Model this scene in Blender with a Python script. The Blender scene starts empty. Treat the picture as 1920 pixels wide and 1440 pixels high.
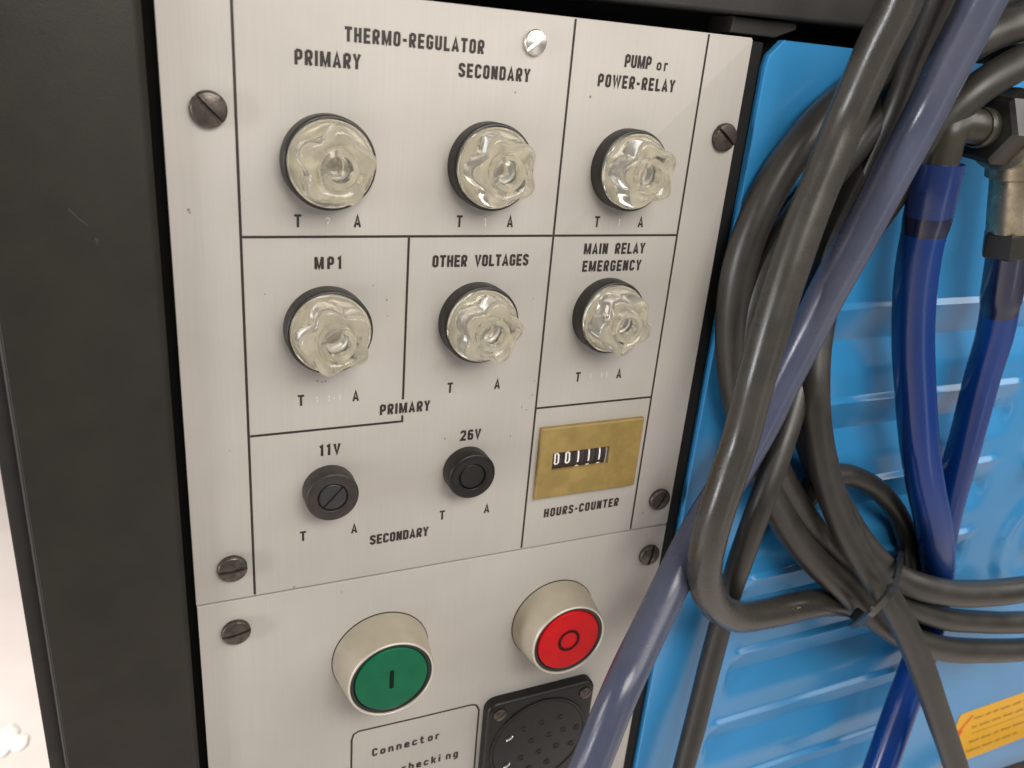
import bpy, bmesh, math, random
from mathutils import Vector, Matrix
random.seed(7)
S = 0.001                      # everything below is written in millimetres
C = bpy.context.scene.collection
scene = bpy.context.scene
PI = math.pi

# ---------------------------------------------------------------- camera, world, lamps, exposure
cam_d = bpy.data.cameras.new('camera'); cam = bpy.data.objects.new('camera', cam_d); C.objects.link(cam)
cam_d.lens = 28.5506
cam.matrix_world = Matrix(((0.911528, 0.078026, -0.403767, -0.024503),
    (-0.402678, 0.368618, -0.837837, -0.224526),
    (0.083463, 0.926300, 0.367426, 0.163934),
    (0, 0, 0, 1)))
cam_d.sensor_width = 36.0; cam_d.sensor_fit = 'HORIZONTAL'
cam_d.clip_start = 0.01; cam_d.clip_end = 60
cam_d.dof.use_dof = True; cam_d.dof.focus_distance = 0.262; cam_d.dof.aperture_fstop = 19
scene.camera = cam

world = bpy.data.worlds.new("World"); scene.world = world; world.use_nodes = True
bg = world.node_tree.nodes['Background']
bg.inputs[0].default_value = (1.0, 0.955, 0.89, 1); bg.inputs[1].default_value = 0.14

def area(name, loc, target, sx, sy, power, col):
    l = bpy.data.lights.new(name, 'AREA'); l.shape = 'RECTANGLE'; l.size = sx; l.size_y = sy
    l.energy = power; l.color = col
    o = bpy.data.objects.new(name, l); C.objects.link(o)
    o.location = loc
    o.rotation_euler = (Vector(target) - Vector(loc)).to_track_quat('-Z', 'Y').to_euler()
    return o
area('ceiling_lamp', (0.11, -0.47, 0.43), (0.10, 0, 0.10), 0.34, 0.26, 3.2, (1.0, 0.94, 0.87))
area('front_floor_fill', (1.35, -0.95, 0.75), (1.35, -0.95, -0.95), 1.6, 1.6, 28.0, (1.0, 0.95, 0.90))  # added unseen light: brightens the front floor that the blue cover reflects
area('window_light', (0.68, -1.3, -0.38), (0.25, 0, 0), 0.25, 0.8, 0.8, (0.86, 0.93, 1.0))
area('left_window', (-2.0, -0.42, 0.02), (0.2, 0, 0.12), 0.18, 0.8, 22.0, (0.97, 0.97, 1.0))
area('back_floor_fill', (-1.3, 0.6, 0.4), (-1.3, 0.6, -0.95), 1.2, 1.2, 52.0, (1.0, 0.94, 0.9))  # added unseen light that makes the pale floor glare

scene.view_settings.view_transform = 'Standard'; scene.view_settings.look = 'None'
scene.view_settings.exposure = 0.0; scene.view_settings.gamma = 1.0
try:
    scene.cycles.max_bounces = 14; scene.cycles.transmission_bounces = 12; scene.cycles.blur_glossy = 0.6
    scene.cycles.sample_clamp_indirect = 6.0
except Exception:
    pass

# ---------------------------------------------------------------- materials
def mat(name, col, rough=0.5, metal=0.0, noise=0.0, nscale=200.0, bump=0.0, bscale=900.0, rvar=0.0,
        stretch=(1, 1, 1), trans=0.0, ior=1.5, coat=0.0, col2=None, spec=0.5):
    m = bpy.data.materials.new(name); m.use_nodes = True
    nt = m.node_tree; b = nt.nodes['Principled BSDF']
    b.inputs['Base Color'].default_value = (*col, 1); b.inputs['Roughness'].default_value = rough
    b.inputs['Metallic'].default_value = metal; b.inputs['IOR'].default_value = ior
    b.inputs['Transmission Weight'].default_value = trans
    b.inputs['Coat Weight'].default_value = coat; b.inputs['Coat Roughness'].default_value = 0.18
    b.inputs['Specular IOR Level'].default_value = spec
    tc = nt.nodes.new('ShaderNodeTexCoord'); mp = nt.nodes.new('ShaderNodeMapping')
    mp.inputs['Scale'].default_value = stretch
    nt.links.new(tc.outputs['Object'], mp.inputs['Vector'])
    if noise > 0 or rvar > 0:
        n = nt.nodes.new('ShaderNodeTexNoise'); n.inputs['Scale'].default_value = nscale
        n.inputs['Detail'].default_value = 5; n.inputs['Roughness'].default_value = 0.6
        nt.links.new(mp.outputs[0], n.inputs['Vector'])
        if noise > 0:
            mx = nt.nodes.new('ShaderNodeMix'); mx.data_type = 'RGBA'
            c2 = col2 if col2 else tuple(min(1, c * (1 - noise)) for c in col)
            c1 = col if col2 else tuple(min(1, c * (1 + noise * 0.6)) for c in col)
            mx.inputs[6].default_value = (*c1, 1); mx.inputs[7].default_value = (*c2, 1)
            mr = nt.nodes.new('ShaderNodeMapRange')
            mr.inputs[1].default_value = 0.35; mr.inputs[2].default_value = 0.68
            nt.links.new(n.outputs['Fac'], mr.inputs[0]); nt.links.new(mr.outputs[0], mx.inputs[0])
            nt.links.new(mx.outputs[2], b.inputs['Base Color'])
        if rvar > 0:
            r2 = nt.nodes.new('ShaderNodeMapRange'); r2.inputs[1].default_value = 0.3; r2.inputs[2].default_value = 0.7
            r2.inputs[3].default_value = max(0.02, rough - rvar); r2.inputs[4].default_value = min(1, rough + rvar)
            nt.links.new(n.outputs['Fac'], r2.inputs[0]); nt.links.new(r2.outputs[0], b.inputs['Roughness'])
    if bump > 0:
        n2 = nt.nodes.new('ShaderNodeTexNoise'); n2.inputs['Scale'].default_value = bscale; n2.inputs['Detail'].default_value = 3
        nt.links.new(mp.outputs[0], n2.inputs['Vector'])
        bp = nt.nodes.new('ShaderNodeBump'); bp.inputs['Strength'].default_value = bump; bp.inputs['Distance'].default_value = 0.0002
        nt.links.new(n2.outputs['Fac'], bp.inputs['Height']); nt.links.new(bp.outputs[0], b.inputs['Normal'])
    return m

def aluminium():
    # pale anodised sheet: fine vertical brushing, faint cloudy patches, a scatter of tiny dark specks
    m = mat('brushed_aluminium', (0.62, 0.575, 0.535), 0.55, 0.05, spec=0.35, bump=0.12, bscale=1500, stretch=(1, 1, 0.03))
    nt = m.node_tree; b = nt.nodes['Principled BSDF']; N = nt.nodes.new; L = nt.links.new
    tc = N('ShaderNodeTexCoord')
    mp = N('ShaderNodeMapping'); mp.inputs['Scale'].default_value = (1, 1, 0.02); L(tc.outputs['Object'], mp.inputs[0])
    st = N('ShaderNodeTexNoise'); st.inputs['Scale'].default_value = 1400; st.inputs['Detail'].default_value = 4; L(mp.outputs[0], st.inputs['Vector'])
    cl = N('ShaderNodeTexNoise'); cl.inputs['Scale'].default_value = 16; cl.inputs['Detail'].default_value = 4; L(tc.outputs['Object'], cl.inputs['Vector'])
    r1 = N('ShaderNodeValToRGB'); r1.color_ramp.elements[0].position = 0.3; r1.color_ramp.elements[1].position = 0.72
    r1.color_ramp.elements[0].color = (0.395, 0.376, 0.350, 1); r1.color_ramp.elements[1].color = (0.470, 0.448, 0.416, 1)
    L(cl.outputs['Fac'], r1.inputs[0])
    mu = N('ShaderNodeMix'); mu.data_type = 'RGBA'; mu.blend_type = 'MULTIPLY'; mu.inputs[0].default_value = 1.0
    r2 = N('ShaderNodeValToRGB'); r2.color_ramp.elements[0].position = 0.25; r2.color_ramp.elements[1].position = 0.7
    r2.color_ramp.elements[0].color = (0.955, 0.95, 0.945, 1); r2.color_ramp.elements[1].color = (1, 1, 1, 1)
    L(st.outputs['Fac'], r2.inputs[0]); L(r1.outputs[0], mu.inputs[6]); L(r2.outputs[0], mu.inputs[7])
    vo = N('ShaderNodeTexVoronoi'); vo.inputs['Scale'].default_value = 75; L(tc.outputs['Object'], vo.inputs['Vector'])
    mr = N('ShaderNodeMapRange'); mr.inputs[1].default_value = 0.02; mr.inputs[2].default_value = 0.045; mr.inputs[3].default_value = 0.45; mr.inputs[4].default_value = 0.0
    L(vo.outputs['Distance'], mr.inputs[0])
    sel = N('ShaderNodeSeparateColor'); L(vo.outputs['Color'], sel.inputs[0])
    gt = N('ShaderNodeMath'); gt.operation = 'GREATER_THAN'; gt.inputs[1].default_value = 0.72; L(sel.outputs[0], gt.inputs[0])
    mm = N('ShaderNodeMath'); mm.operation = 'MULTIPLY'; L(mr.outputs[0], mm.inputs[0]); L(gt.outputs[0], mm.inputs[1])
    sp = N('ShaderNodeMix'); sp.data_type = 'RGBA'; sp.inputs[7].default_value = (0.17, 0.13, 0.10, 1)
    L(mm.outputs[0], sp.inputs[0]); L(mu.outputs[2], sp.inputs[6]); L(sp.outputs[2], b.inputs['Base Color'])
    return m

def rubber(name, col, rough, dust=(0.09, 0.082, 0.07), amount=0.3, scale=70.0, coat=0.0, bump=0.18):
    m = mat(name, col, rough, bump=bump, bscale=2500, coat=coat)
    nt = m.node_tree; b = nt.nodes['Principled BSDF']; N = nt.nodes.new; L = nt.links.new
    tc = N('ShaderNodeTexCoord')
    a = N('ShaderNodeTexNoise'); a.inputs['Scale'].default_value = scale; a.inputs['Detail'].default_value = 6; a.inputs['Roughness'].default_value = 0.65
    L(tc.outputs['Object'], a.inputs['Vector'])
    mr = N('ShaderNodeMapRange'); mr.inputs[1].default_value = 0.28; mr.inputs[2].default_value = 0.85; mr.inputs[4].default_value = amount
    L(a.outputs['Fac'], mr.inputs[0])
    mx = N('ShaderNodeMix'); mx.data_type = 'RGBA'; mx.inputs[6].default_value = (*col, 1); mx.inputs[7].default_value = (*dust, 1)
    L(mr.outputs[0], mx.inputs[0]); L(mx.outputs[2], b.inputs['Base Color'])
    r = N('ShaderNodeMapRange'); r.inputs[1].default_value = 0.3; r.inputs[2].default_value = 0.7
    r.inputs[3].default_value = rough - 0.05; r.inputs[4].default_value = rough + 0.09
    L(a.outputs['Fac'], r.inputs[0]); L(r.outputs[0], b.inputs['Roughness'])
    return m

M = dict(
    alu=aluminium(),
    ink=mat('black_ink', (0.022, 0.014, 0.012), 0.5, noise=0.35, nscale=1800),
    dirt=mat('brown_dirt', (0.20, 0.165, 0.13), 0.7, noise=0.4, nscale=900),
    scuff=mat('pale_scuff', (0.045, 0.042, 0.034), 0.6),
    faded=mat('faded_ink', (0.74, 0.70, 0.70), 0.5, noise=0.2, nscale=2500),
    bezel=mat('black_bakelite', (0.018, 0.015, 0.012), 0.42, noise=0.3, nscale=400, rvar=0.1),
    cap=mat('grey_bakelite', (0.034, 0.028, 0.025), 0.45, spec=0.35, noise=0.3, nscale=500, bump=0.1),
    capi=mat('dark_bakelite', (0.026, 0.026, 0.027), 0.38, noise=0.2, nscale=500),
    capd=mat('black_bakelite_cap', (0.010, 0.009, 0.008), 0.42, spec=0.35, noise=0.3, nscale=500, bump=0.1),
    hole_shade=mat('hole_shade_black', (0.004, 0.004, 0.004), 0.7),
    clear=mat('yellowed_acrylic', (0.98, 0.96, 0.87), 0.09, trans=0.92, ior=1.44, bump=0.15, bscale=240),
    cream=mat('grey_reflector', (0.60, 0.565, 0.49), 0.45, noise=0.2, nscale=300),
    tin=mat('fuse_end_metal', (0.42, 0.39, 0.37), 0.35, metal=0.7, noise=0.3, nscale=800),
    screw=mat('tarnished_steel', (0.085, 0.070, 0.060), 0.42, metal=0.55, noise=0.5, nscale=450, bump=0.5, bscale=700, rvar=0.15),
    nickel=mat('bright_nickel', (0.86, 0.83, 0.77), 0.34, metal=1.0, noise=0.1, nscale=400),
    collar=mat('satin_collar', (0.43, 0.385, 0.30), 0.38, metal=0.35, noise=0.08, nscale=120, rvar=0.06),
    rim=mat('satin_rim', (0.55, 0.51, 0.44), 0.38, metal=0.3),
    seal=mat('black_gasket', (0.008, 0.010, 0.008), 0.35),
    green=mat('green_button_plastic', (0.003, 0.115, 0.052), 0.5, spec=0.2, noise=0.12, nscale=150, bump=0.1),
    greend=mat('dark_green_mark', (0.001, 0.008, 0.005), 0.6, spec=0.15),
    red=mat('red_button_plastic', (0.50, 0.003, 0.006), 0.5, spec=0.2, noise=0.12, nscale=150, bump=0.1),
    redd=mat('dark_red_mark', (0.030, 0.002, 0.002), 0.6, spec=0.15),
    brass=mat('brass_paint', (0.29, 0.205, 0.062), 0.45, metal=0.1, noise=0.18, nscale=140, rvar=0.08),
    wheel=mat('counter_wheel', (0.030, 0.022, 0.022), 0.45, noise=0.5, nscale=500),
    digit=mat('white_digit', (0.85, 0.82, 0.78), 0.5),
    frame=mat('black_powder_coat', (0.018, 0.0158, 0.012), 0.5, spec=0.35, noise=0.2, nscale=60, bump=0.2, bscale=2200),
    rail=mat('dark_grey_rail', (0.022, 0.020, 0.018), 0.6, noise=0.3, nscale=80, bump=0.4, bscale=1300),
    void2=mat('shade_and_bracket_dark', (0.014, 0.011, 0.009), 0.6, noise=0.3, nscale=120),  # near-black carries the post chamfer's shade; also colours the bracket
    void=mat('dark_interior', (0.004, 0.004, 0.004), 0.9),
    blue=mat('gloss_blue_paint', (0.034, 0.245, 0.530), 0.27, noise=0.04, nscale=18, bump=0.03, bscale=60, coat=0.35),
    conn=mat('connector_plastic', (0.008, 0.007, 0.006), 0.42, spec=0.35, noise=0.3, nscale=300, bump=0.15),
    black=rubber('black_rubber_cable', (0.027, 0.024, 0.020), 0.36),
    black2=rubber('dull_rubber_cable', (0.019, 0.0175, 0.015), 0.38, amount=0.22),
    glossb=rubber('grey_rubber_hose', (0.033, 0.030, 0.026), 0.26, amount=0.28),
    hose=rubber('smoky_blue_hose', (0.050, 0.060, 0.100), 0.22, dust=(0.10, 0.108, 0.145), amount=0.5, scale=30),
    bhose=rubber('deep_blue_hose', (0.001, 0.026, 0.160), 0.20, dust=(0.003, 0.035, 0.15), amount=0.4, scale=20, bump=0.03),
    bover=rubber('blue_hose_over_barb', (0.008, 0.024, 0.110), 0.22, dust=(0.025, 0.04, 0.13), amount=0.4, coat=0.2, bump=0.03),
    bdark=rubber('blue_hose_dark_barb', (0.003, 0.006, 0.030), 0.2, dust=(0.01, 0.014, 0.05), amount=0.3, coat=0.5, bump=0.03),  # dark barb showing through the hose wall
    tie=mat('cable_tie_nylon', (0.018, 0.016, 0.013), 0.3),
    fit=mat('olive_black_fitting', (0.034, 0.031, 0.022), 0.36, noise=0.3, nscale=200, rvar=0.08),
    fitd=mat('black_nut', (0.018, 0.016, 0.013), 0.36, noise=0.3, nscale=300),
    brassm=mat('nickelled_brass', (0.33, 0.295, 0.215), 0.30, metal=0.85, noise=0.25, nscale=200, rvar=0.1),
    yellow=mat('yellow_sticker', (0.80, 0.42, 0.015), 0.45, noise=0.04, nscale=80),
    brown=mat('sticker_print', (0.34, 0.17, 0.01), 0.5),
    redp=mat('sticker_red', (0.75, 0.09, 0.01), 0.5),
    floor=mat('pale_floor', (0.86, 0.79, 0.74), 0.55, noise=0.12, nscale=3.0, col2=(0.76, 0.67, 0.62)),
    paper=mat('white_paper', (0.9, 0.9, 0.84), 0.7),
    creamk=mat('cream_plastic', (0.72, 0.62, 0.46), 0.4),
)
M['clear'].node_tree.nodes['Principled BSDF'].inputs['Specular IOR Level'].default_value = 0.5

# ---------------------------------------------------------------- helpers
def obj(name, bm, m, parent=None, smooth=None, **kw):
    me = bpy.data.meshes.new(name)
    for v in bm.verts: v.co *= S
    bm.to_mesh(me); bm.free()
    ms = m if isinstance(m, (list, tuple)) else [m]
    for x in ms: me.materials.append(x)
    if smooth is not None:
        me.shade_smooth()
        try: me.set_sharp_from_angle(angle=math.radians(smooth))
        except Exception: pass
    o = bpy.data.objects.new(name, me); C.objects.link(o)
    if parent is not None:
        o.parent = parent
        o.matrix_parent_inverse = parent.matrix_world.inverted()
    for k, v in kw.items(): o[k] = v
    return o

def thing(name, label, cat, loc=(0, 0, 0), group=None):
    o = bpy.data.objects.new(name, None); C.objects.link(o); o.empty_display_size = 0.01
    o.location = Vector(loc) * S; o['label'] = label; o['category'] = cat
    if group: o['group'] = group
    bpy.context.view_layer.update()
    return o

def tag(o, label, cat, group=None):
    o['label'] = label; o['category'] = cat
    if group: o['group'] = group
    return o

def loop_faces(bm, a, b, mi=0):
    n = len(a)
    for i in range(n):
        f = bm.faces.new((a[i], a[(i + 1) % n], b[(i + 1) % n], b[i])); f.material_index = mi

def lathe(prof, cx, cz, y0=0.0, seg=72, mis=None, bm=None):
    """profile [(r, out)] revolved round the panel normal; out is the distance in front of y0"""
    bm = bm or bmesh.new(); prev = None
    for k, (r, out) in enumerate(prof):
        if r <= 1e-6:
            ring = [bm.verts.new((cx, y0 - out, cz))]
        else:
            ring = [bm.verts.new((cx + r * math.cos(2 * PI * i / seg), y0 - out, cz + r * math.sin(2 * PI * i / seg))) for i in range(seg)]
        if prev is not None:
            mi = mis[k - 1] if mis else 0
            if len(ring) == 1:
                for i in range(seg):
                    f = bm.faces.new((prev[i], prev[(i + 1) % seg], ring[0])); f.material_index = mi
            elif len(prev) == 1:
                for i in range(seg):
                    f = bm.faces.new((prev[0], ring[(i + 1) % seg], ring[i])); f.material_index = mi
            else: loop_faces(bm, prev, ring, mi)
        prev = ring
    bmesh.ops.recalc_face_normals(bm, faces=bm.faces)
    return bm

def box(x0, x1, y0, y1, z0, z1, bev=0.0, seg=2, bm=None):
    bm = bm or bmesh.new()
    g = bmesh.ops.create_cube(bm, size=1.0)
    for v in g['verts']:
        v.co = Vector(((x0 + x1) / 2 + v.co.x * (x1 - x0), (y0 + y1) / 2 + v.co.y * (y1 - y0), (z0 + z1) / 2 + v.co.z * (z1 - z0)))
    if bev > 0:
        es = list({e for v in g['verts'] for e in v.link_edges})
        bmesh.ops.bevel(bm, geom=es, offset=bev, segments=seg, affect='EDGES', profile=0.5)
    return bm

def prism(poly, y0, y1, bev=0.0, bm=None):
    """polygon [(x, z)] extruded from y0 (back) to y1 (front)"""
    own = bm is None
    bm = bm or bmesh.new()
    a = [bm.verts.new((x, y0, z)) for x, z in poly]; b = [bm.verts.new((x, y1, z)) for x, z in poly]
    bm.faces.new(a); fr = bm.faces.new(list(reversed(b)))
    loop_faces(bm, b, a)
    bmesh.ops.recalc_face_normals(bm, faces=bm.faces)
    if bev > 0: bmesh.ops.bevel(bm, geom=list(fr.edges), offset=bev, segments=3, affect='EDGES', profile=0.5)
    return bm

def rrect(x0, x1, z0, z1, r, n=6):
    p = []
    for cx, cz, a in ((x1 - r, z1 - r, 0), (x0 + r, z1 - r, 90), (x0 + r, z0 + r, 180), (x1 - r, z0 + r, 270)):
        for i in range(n + 1):
            t = math.radians(a + 90 * i / n); p.append((cx + r * math.cos(t), cz + r * math.sin(t)))
    return p

def crom(pts, step=2.0):
    """Catmull-Rom through 3-D points (last item may be a radius)"""
    P = [Vector(p) for p in pts]; P = [P[0] * 2 - P[1]] + P + [P[-1] * 2 - P[-2]]
    out = []
    for i in range(1, len(P) - 2):
        p0, p1, p2, p3 = P[i - 1:i + 3]
        n = max(3, int((p2 - p1).length / step))
        # centripetal-ish: limit overshoot by chord scaled tangents
        d1 = (p1 - p0).length or 1; d2 = (p2 - p1).length or 1; d3 = (p3 - p2).length or 1
        m1 = ((p2 - p1) / d2 * d1 + (p1 - p0) / d1 * d2) / (d1 + d2) * d2
        m2 = ((p3 - p2) / d3 * d2 + (p2 - p1) / d2 * d3) / (d2 + d3) * d2
        for k in range(n):
            t = k / n
            out.append((2*t**3-3*t*t+1)*p1 + (t**3-2*t*t+t)*m1 + (-2*t**3+3*t*t)*p2 + (t**3-t*t)*m2)
    out.append(P[-2]); return out

def tube(pts, rad, seg=24, step=2.0, closed_ends=True, radf=None, wob=0.012, matf=None):
    c = crom(pts, step); bm = bmesh.new(); prev = None
    up = None; n = len(c); L = 0.0; first = last = None
    ph = random.random() * 6
    for i, p in enumerate(c):
        t = (c[min(i + 1, n - 1)] - c[max(i - 1, 0)]).normalized()
        if up is None:
            up = t.orthogonal().normalized()
        else:
            up = (up - t * up.dot(t)).normalized()
        sd = t.cross(up)
        if i: L += (c[i] - c[i - 1]).length
        r = rad if radf is None else radf(L)
        r *= 1 + wob * math.sin(L / 17.0 + ph) + wob * 0.6 * math.sin(L / 5.3 + 2 * ph)
        ring = [bm.verts.new(p + (up * math.cos(2*PI*k/seg) + sd * math.sin(2*PI*k/seg)) * r) for k in range(seg)]
        if prev: loop_faces(bm, prev, ring, matf(L) if matf else 0)
        else: first = ring
        prev = last = ring
    if closed_ends:
        bm.faces.new(first); bm.faces.new(last)
    bmesh.ops.recalc_face_normals(bm, faces=bm.faces)
    return bm

# strokes -> flat ribbons with mitred joints
def ribbon(bm, pts, w, closed, put, th=0.0):
    n = len(pts); L = []; Rr = []
    for i in range(n):
        p = Vector(pts[i])
        a = Vector(pts[(i - 1) % n]) if (closed or i > 0) else None
        b = Vector(pts[(i + 1) % n]) if (closed or i < n - 1) else None
        d1 = (p - a).normalized() if a is not None else None
        d2 = (b - p).normalized() if b is not None else None
        if d1 is None: d1 = d2
        if d2 is None: d2 = d1
        n1 = Vector((-d1.y, d1.x)); n2 = Vector((-d2.y, d2.x))
        m = n1 + n2
        if m.length < 0.25: m = n1
        m.normalize(); k = min(1 / max(0.35, m.dot(n1)), 1.9) * w / 2
        L.append(bm.verts.new(put(p + m * k))); Rr.append(bm.verts.new(put(p - m * k)))
    rng = range(n) if closed else range(n - 1)
    for i in rng:
        j = (i + 1) % n
        bm.faces.new((L[i], Rr[i], Rr[j], L[j]))

def arc(cx, cz, rx, rz, a0, a1, n=7):
    return [(cx + rx * math.cos(math.radians(a0 + (a1 - a0) * i / n)), cz + rz * math.sin(math.radians(a0 + (a1 - a0) * i / n))) for i in range(n + 1)]

# condensed block lettering, cap height 1, advance width in the first slot
h = 0.085                                  # half a stroke
W_ = 0.46                                  # letter width
def G(wd, *st): return (wd, st)
l, r_, b_, t_ = h, W_ - h, h, 1 - h
k = 0.13
O = ([(l, b_ + k)] + arc(l + k, b_ + k, k, k, 180, 270, 3)[1:] + arc(r_ - k, b_ + k, k, k, 270, 360, 3) + arc(r_ - k, t_ - k, k, k, 0, 90, 3) + arc(l + k, t_ - k, k, k, 90, 180, 3))[:-1]
def bowl(z0, z1, x0=l, x1=r_): return [(x0, z1)] + arc(x1 - k, z1 - k, k, k, 90, 0, 3) + arc(x1 - k, z0 + k, k, k, 0, -90, 3) + [(x0, z0)]
GL = {
 'T': G(W_, ([(0, t_), (W_, t_)], 0), ([(W_/2, t_), (W_/2, 0)], 0)),
 'H': G(W_, ([(l, 0), (l, 1)], 0), ([(r_, 0), (r_, 1)], 0), ([(l, .5), (r_, .5)], 0)),
 'E': G(W_*.93, ([(W_*.93, t_), (l, t_), (l, b_), (W_*.93, b_)], 0), ([(l, .5), (W_*.86, .5)], 0)),
 'R': G(W_, ([(l, 0), (l, t_)], 0), (bowl(.46, t_), 0), ([(l + .14, .46), (r_, 0)], 0)),
 'M': G(W_*1.35, ([(l, 0), (l, 1)], 0), ([(W_*1.35-h, 0), (W_*1.35-h, 1)], 0), ([(l + .02, .97), (W_*.675, .1), (W_*1.35-h-.02, .97)], 0)),
 'O': G(W_, (O, 1)),
 'G': G(W_, (arc(r_-k, t_-k, k, k, 0, 90, 3) + arc(l+k, t_-k, k, k, 90, 180, 3) + arc(l+k, b_+k, k, k, 180, 270, 3) + arc(r_-k, b_+k, k, k, 270, 360, 3) + [(r_, .46), (W_*.52, .46)], 0), ([(r_, t_-k+.01), (r_, .70)], 0)),
 'C': G(W_, ([(r_, .70)] + arc(r_-k, t_-k, k, k, 0, 90, 3) + arc(l+k, t_-k, k, k, 90, 180, 3) + arc(l+k, b_+k, k, k, 180, 270, 3) + arc(r_-k, b_+k, k, k, 270, 360, 3) + [(r_, .30)], 0)),
 'U': G(W_, ([(l, 1)] + arc(l+k, b_+k, k, k, 180, 270, 3) + arc(r_-k, b_+k, k, k, 270, 360, 3) + [(r_, 1)], 0)),
 'L': G(W_*.9, ([(l, 1), (l, b_), (W_*.9, b_)], 0)),
 'A': G(W_*1.08, ([(h*.8, 0), (W_*.54, .94), (W_*1.08-h*.8, 0)], 0), ([(.13, .27), (W_*1.08-.13, .27)], 0)),
 'P': G(W_, ([(l, 0), (l, t_)], 0), (bowl(.42, t_), 0)),
 'I': G(h*2, ([(h, 0), (h, 1)], 0)),
 'Y': G(W_, ([(h*.7, 1), (W_/2, .44), (W_-h*.7, 1)], 0), ([(W_/2, .5), (W_/2, 0)], 0)),
 'S': G(W_, ([(r_, .72)] + arc(r_-k, t_-k, k, k, 0, 90, 3) + arc(l+k, t_-k, k, k, 90, 180, 3) + [(l, .64), (r_, .38)] + arc(r_-k, b_+k, k, k, 360, 270, 3) + arc(l+k, b_+k, k, k, 270, 180, 3) + [(l, .29)], 0)),
 'N': G(W_, ([(l, 0), (l, 1)], 0), ([(r_, 0), (r_, 1)], 0), ([(l + .02, .97), (r_ - .02, .03)], 0)),
 'D': G(W_, ([(l, 0), (l, 1)], 0), (bowl(b_, t_), 0)),
 'W': G(W_*1.4, ([(h*.6, 1), (W_*.38, .08), (W_*.7, .9), (W_*1.02, .08), (W_*1.4-h*.6, 1)], 0)),
 'V': G(W_, ([(h*.6, 1), (W_/2, .08), (W_-h*.6, 1)], 0)),
 '-': G(.3, ([(.02, .46), (.28, .46)], 0)),
 '1': G(.26, ([(.02, .80), (.17, .93), (.17, 0)], 0)),
 '2': G(W_, ([(l, .72)] + arc(l+k, t_-k, k, k, 180, 90, 3) + arc(r_-k, t_-k, k, k, 90, 0, 3) + [(r_, .58), (l, b_), (W_, b_)], 0)),
 '6': G(W_, (arc(r_-k, t_-k, k, k, 0, 90, 3) + arc(l+k, t_-k, k, k, 90, 180, 3) + arc(l+k, b_+k, k, k, 180, 270, 3) + arc(r_-k, b_+k, k, k, 270, 360, 3) + arc(r_-k, .56-k, k, k, 0, 90, 3) + [(l, .56)], 0)),
 '0': G(W_, (O, 1)),
 '?': G(W_, ([(l, .72)] + arc(l+k, t_-k, k, k, 180, 90, 3) + arc(r_-k, t_-k, k, k, 90, 0, 3) + [(r_, .6), (W_/2, .4), (W_/2, .2)], 0)),
 ' ': G(.42),
}
def low(wd, *st): return (wd, st)
xh = .70
lo = ([(l, b_ + k)] + arc(l + k, b_ + k, k, k, 180, 270, 3)[1:] + arc(r_ - k, b_ + k, k, k, 270, 360, 3) + arc(r_ - k, xh - h - k, k, k, 0, 90, 3) + arc(l + k, xh - h - k, k, k, 90, 180, 3))[:-1]
narch = [(l, xh - h)] + arc(r_ - k, xh - h - k, k, k, 90, 0, 3) + [(r_, 0)]
GL.update({
 'o': low(W_, (lo, 1)),
 'r': low(.34, ([(l, 0), (l, xh)], 0), ([(l, xh - .16), (.2, xh - h), (.34, xh - h)], 0)),
 'n': low(W_, ([(l, 0), (l, xh)], 0), (narch, 0)),
 'e': low(W_, ([(l, .36), (r_, .36), (r_, xh-h-k)] + arc(r_-k, xh-h-k, k, k, 0, 90, 3)[1:] + arc(l+k, xh-h-k, k, k, 90, 180, 3) + arc(l+k, b_+k, k, k, 180, 270, 3) + [(r_, b_), (r_, .2)], 0)),
 'c': low(W_, ([(r_, .48)] + arc(r_-k, xh-h-k, k, k, 0, 90, 3) + arc(l+k, xh-h-k, k, k, 90, 180, 3) + arc(l+k, b_+k, k, k, 180, 270, 3) + arc(r_-k, b_+k, k, k, 270, 360, 3) + [(r_, .24)], 0)),
 't': low(.36, ([(.15, .95), (.15, b_+.06), (.21, b_), (.36, b_)], 0), ([(0, xh-h), (.34, xh-h)], 0)),
 'h': low(W_, ([(l, 0), (l, 1)], 0), (narch, 0)),
 'k': low(W_, ([(l, 0), (l, 1)], 0), ([(l + .04, .27), (r_ + .01, xh)], 0), ([(l + .12, .36), (r_ + .02, 0)], 0)),
 'i': low(h*2, ([(h, 0), (h, xh)], 0), ([(h, .82), (h, 1)], 0)),
 'g': low(W_, (lo, 1), ([(r_, xh), (r_, -.12), (r_-.1, -.2), (l, -.2)], 0)),
})

def lettering(text, x0, x1, zc, H, parent, m='ink', y=-0.06, name='lettering', bold=1.3, wide=1.16, mono=None):
    """one printed word or line between x0 and x1, centred on height zc; flat ink just proud of the plate"""
    bm = bmesh.new(); ws = [GL[c][0] for c in text]
    if mono:
        pos = [x0 + i * mono for i in range(len(text))]
    else:
        tot = sum(ws) * H * wide; gap = ((x1 - x0) - tot) / max(1, len(text) - 1)
        pos = []; x = x0
        for w in ws: pos.append(x); x += w * H * wide + gap
    for ch, x in zip(text, pos):
        for j, (st, cl) in enumerate(GL[ch][1]):
            yy = y - 0.004 * j
            pts = [Vector((px * wide, pz)) for px, pz in st]
            ribbon(bm, pts, 2 * h * bold, bool(cl), lambda q: (x + q.x * H, yy, zc - H / 2 + q.y * H))
    for f in bm.faces:
        f.normal_update()
        if f.normal.y > 0: f.normal_flip()
    return obj(name, bm, M[m], parent, kind='stuff') if False else obj(name, bm, M[m], parent)

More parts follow.
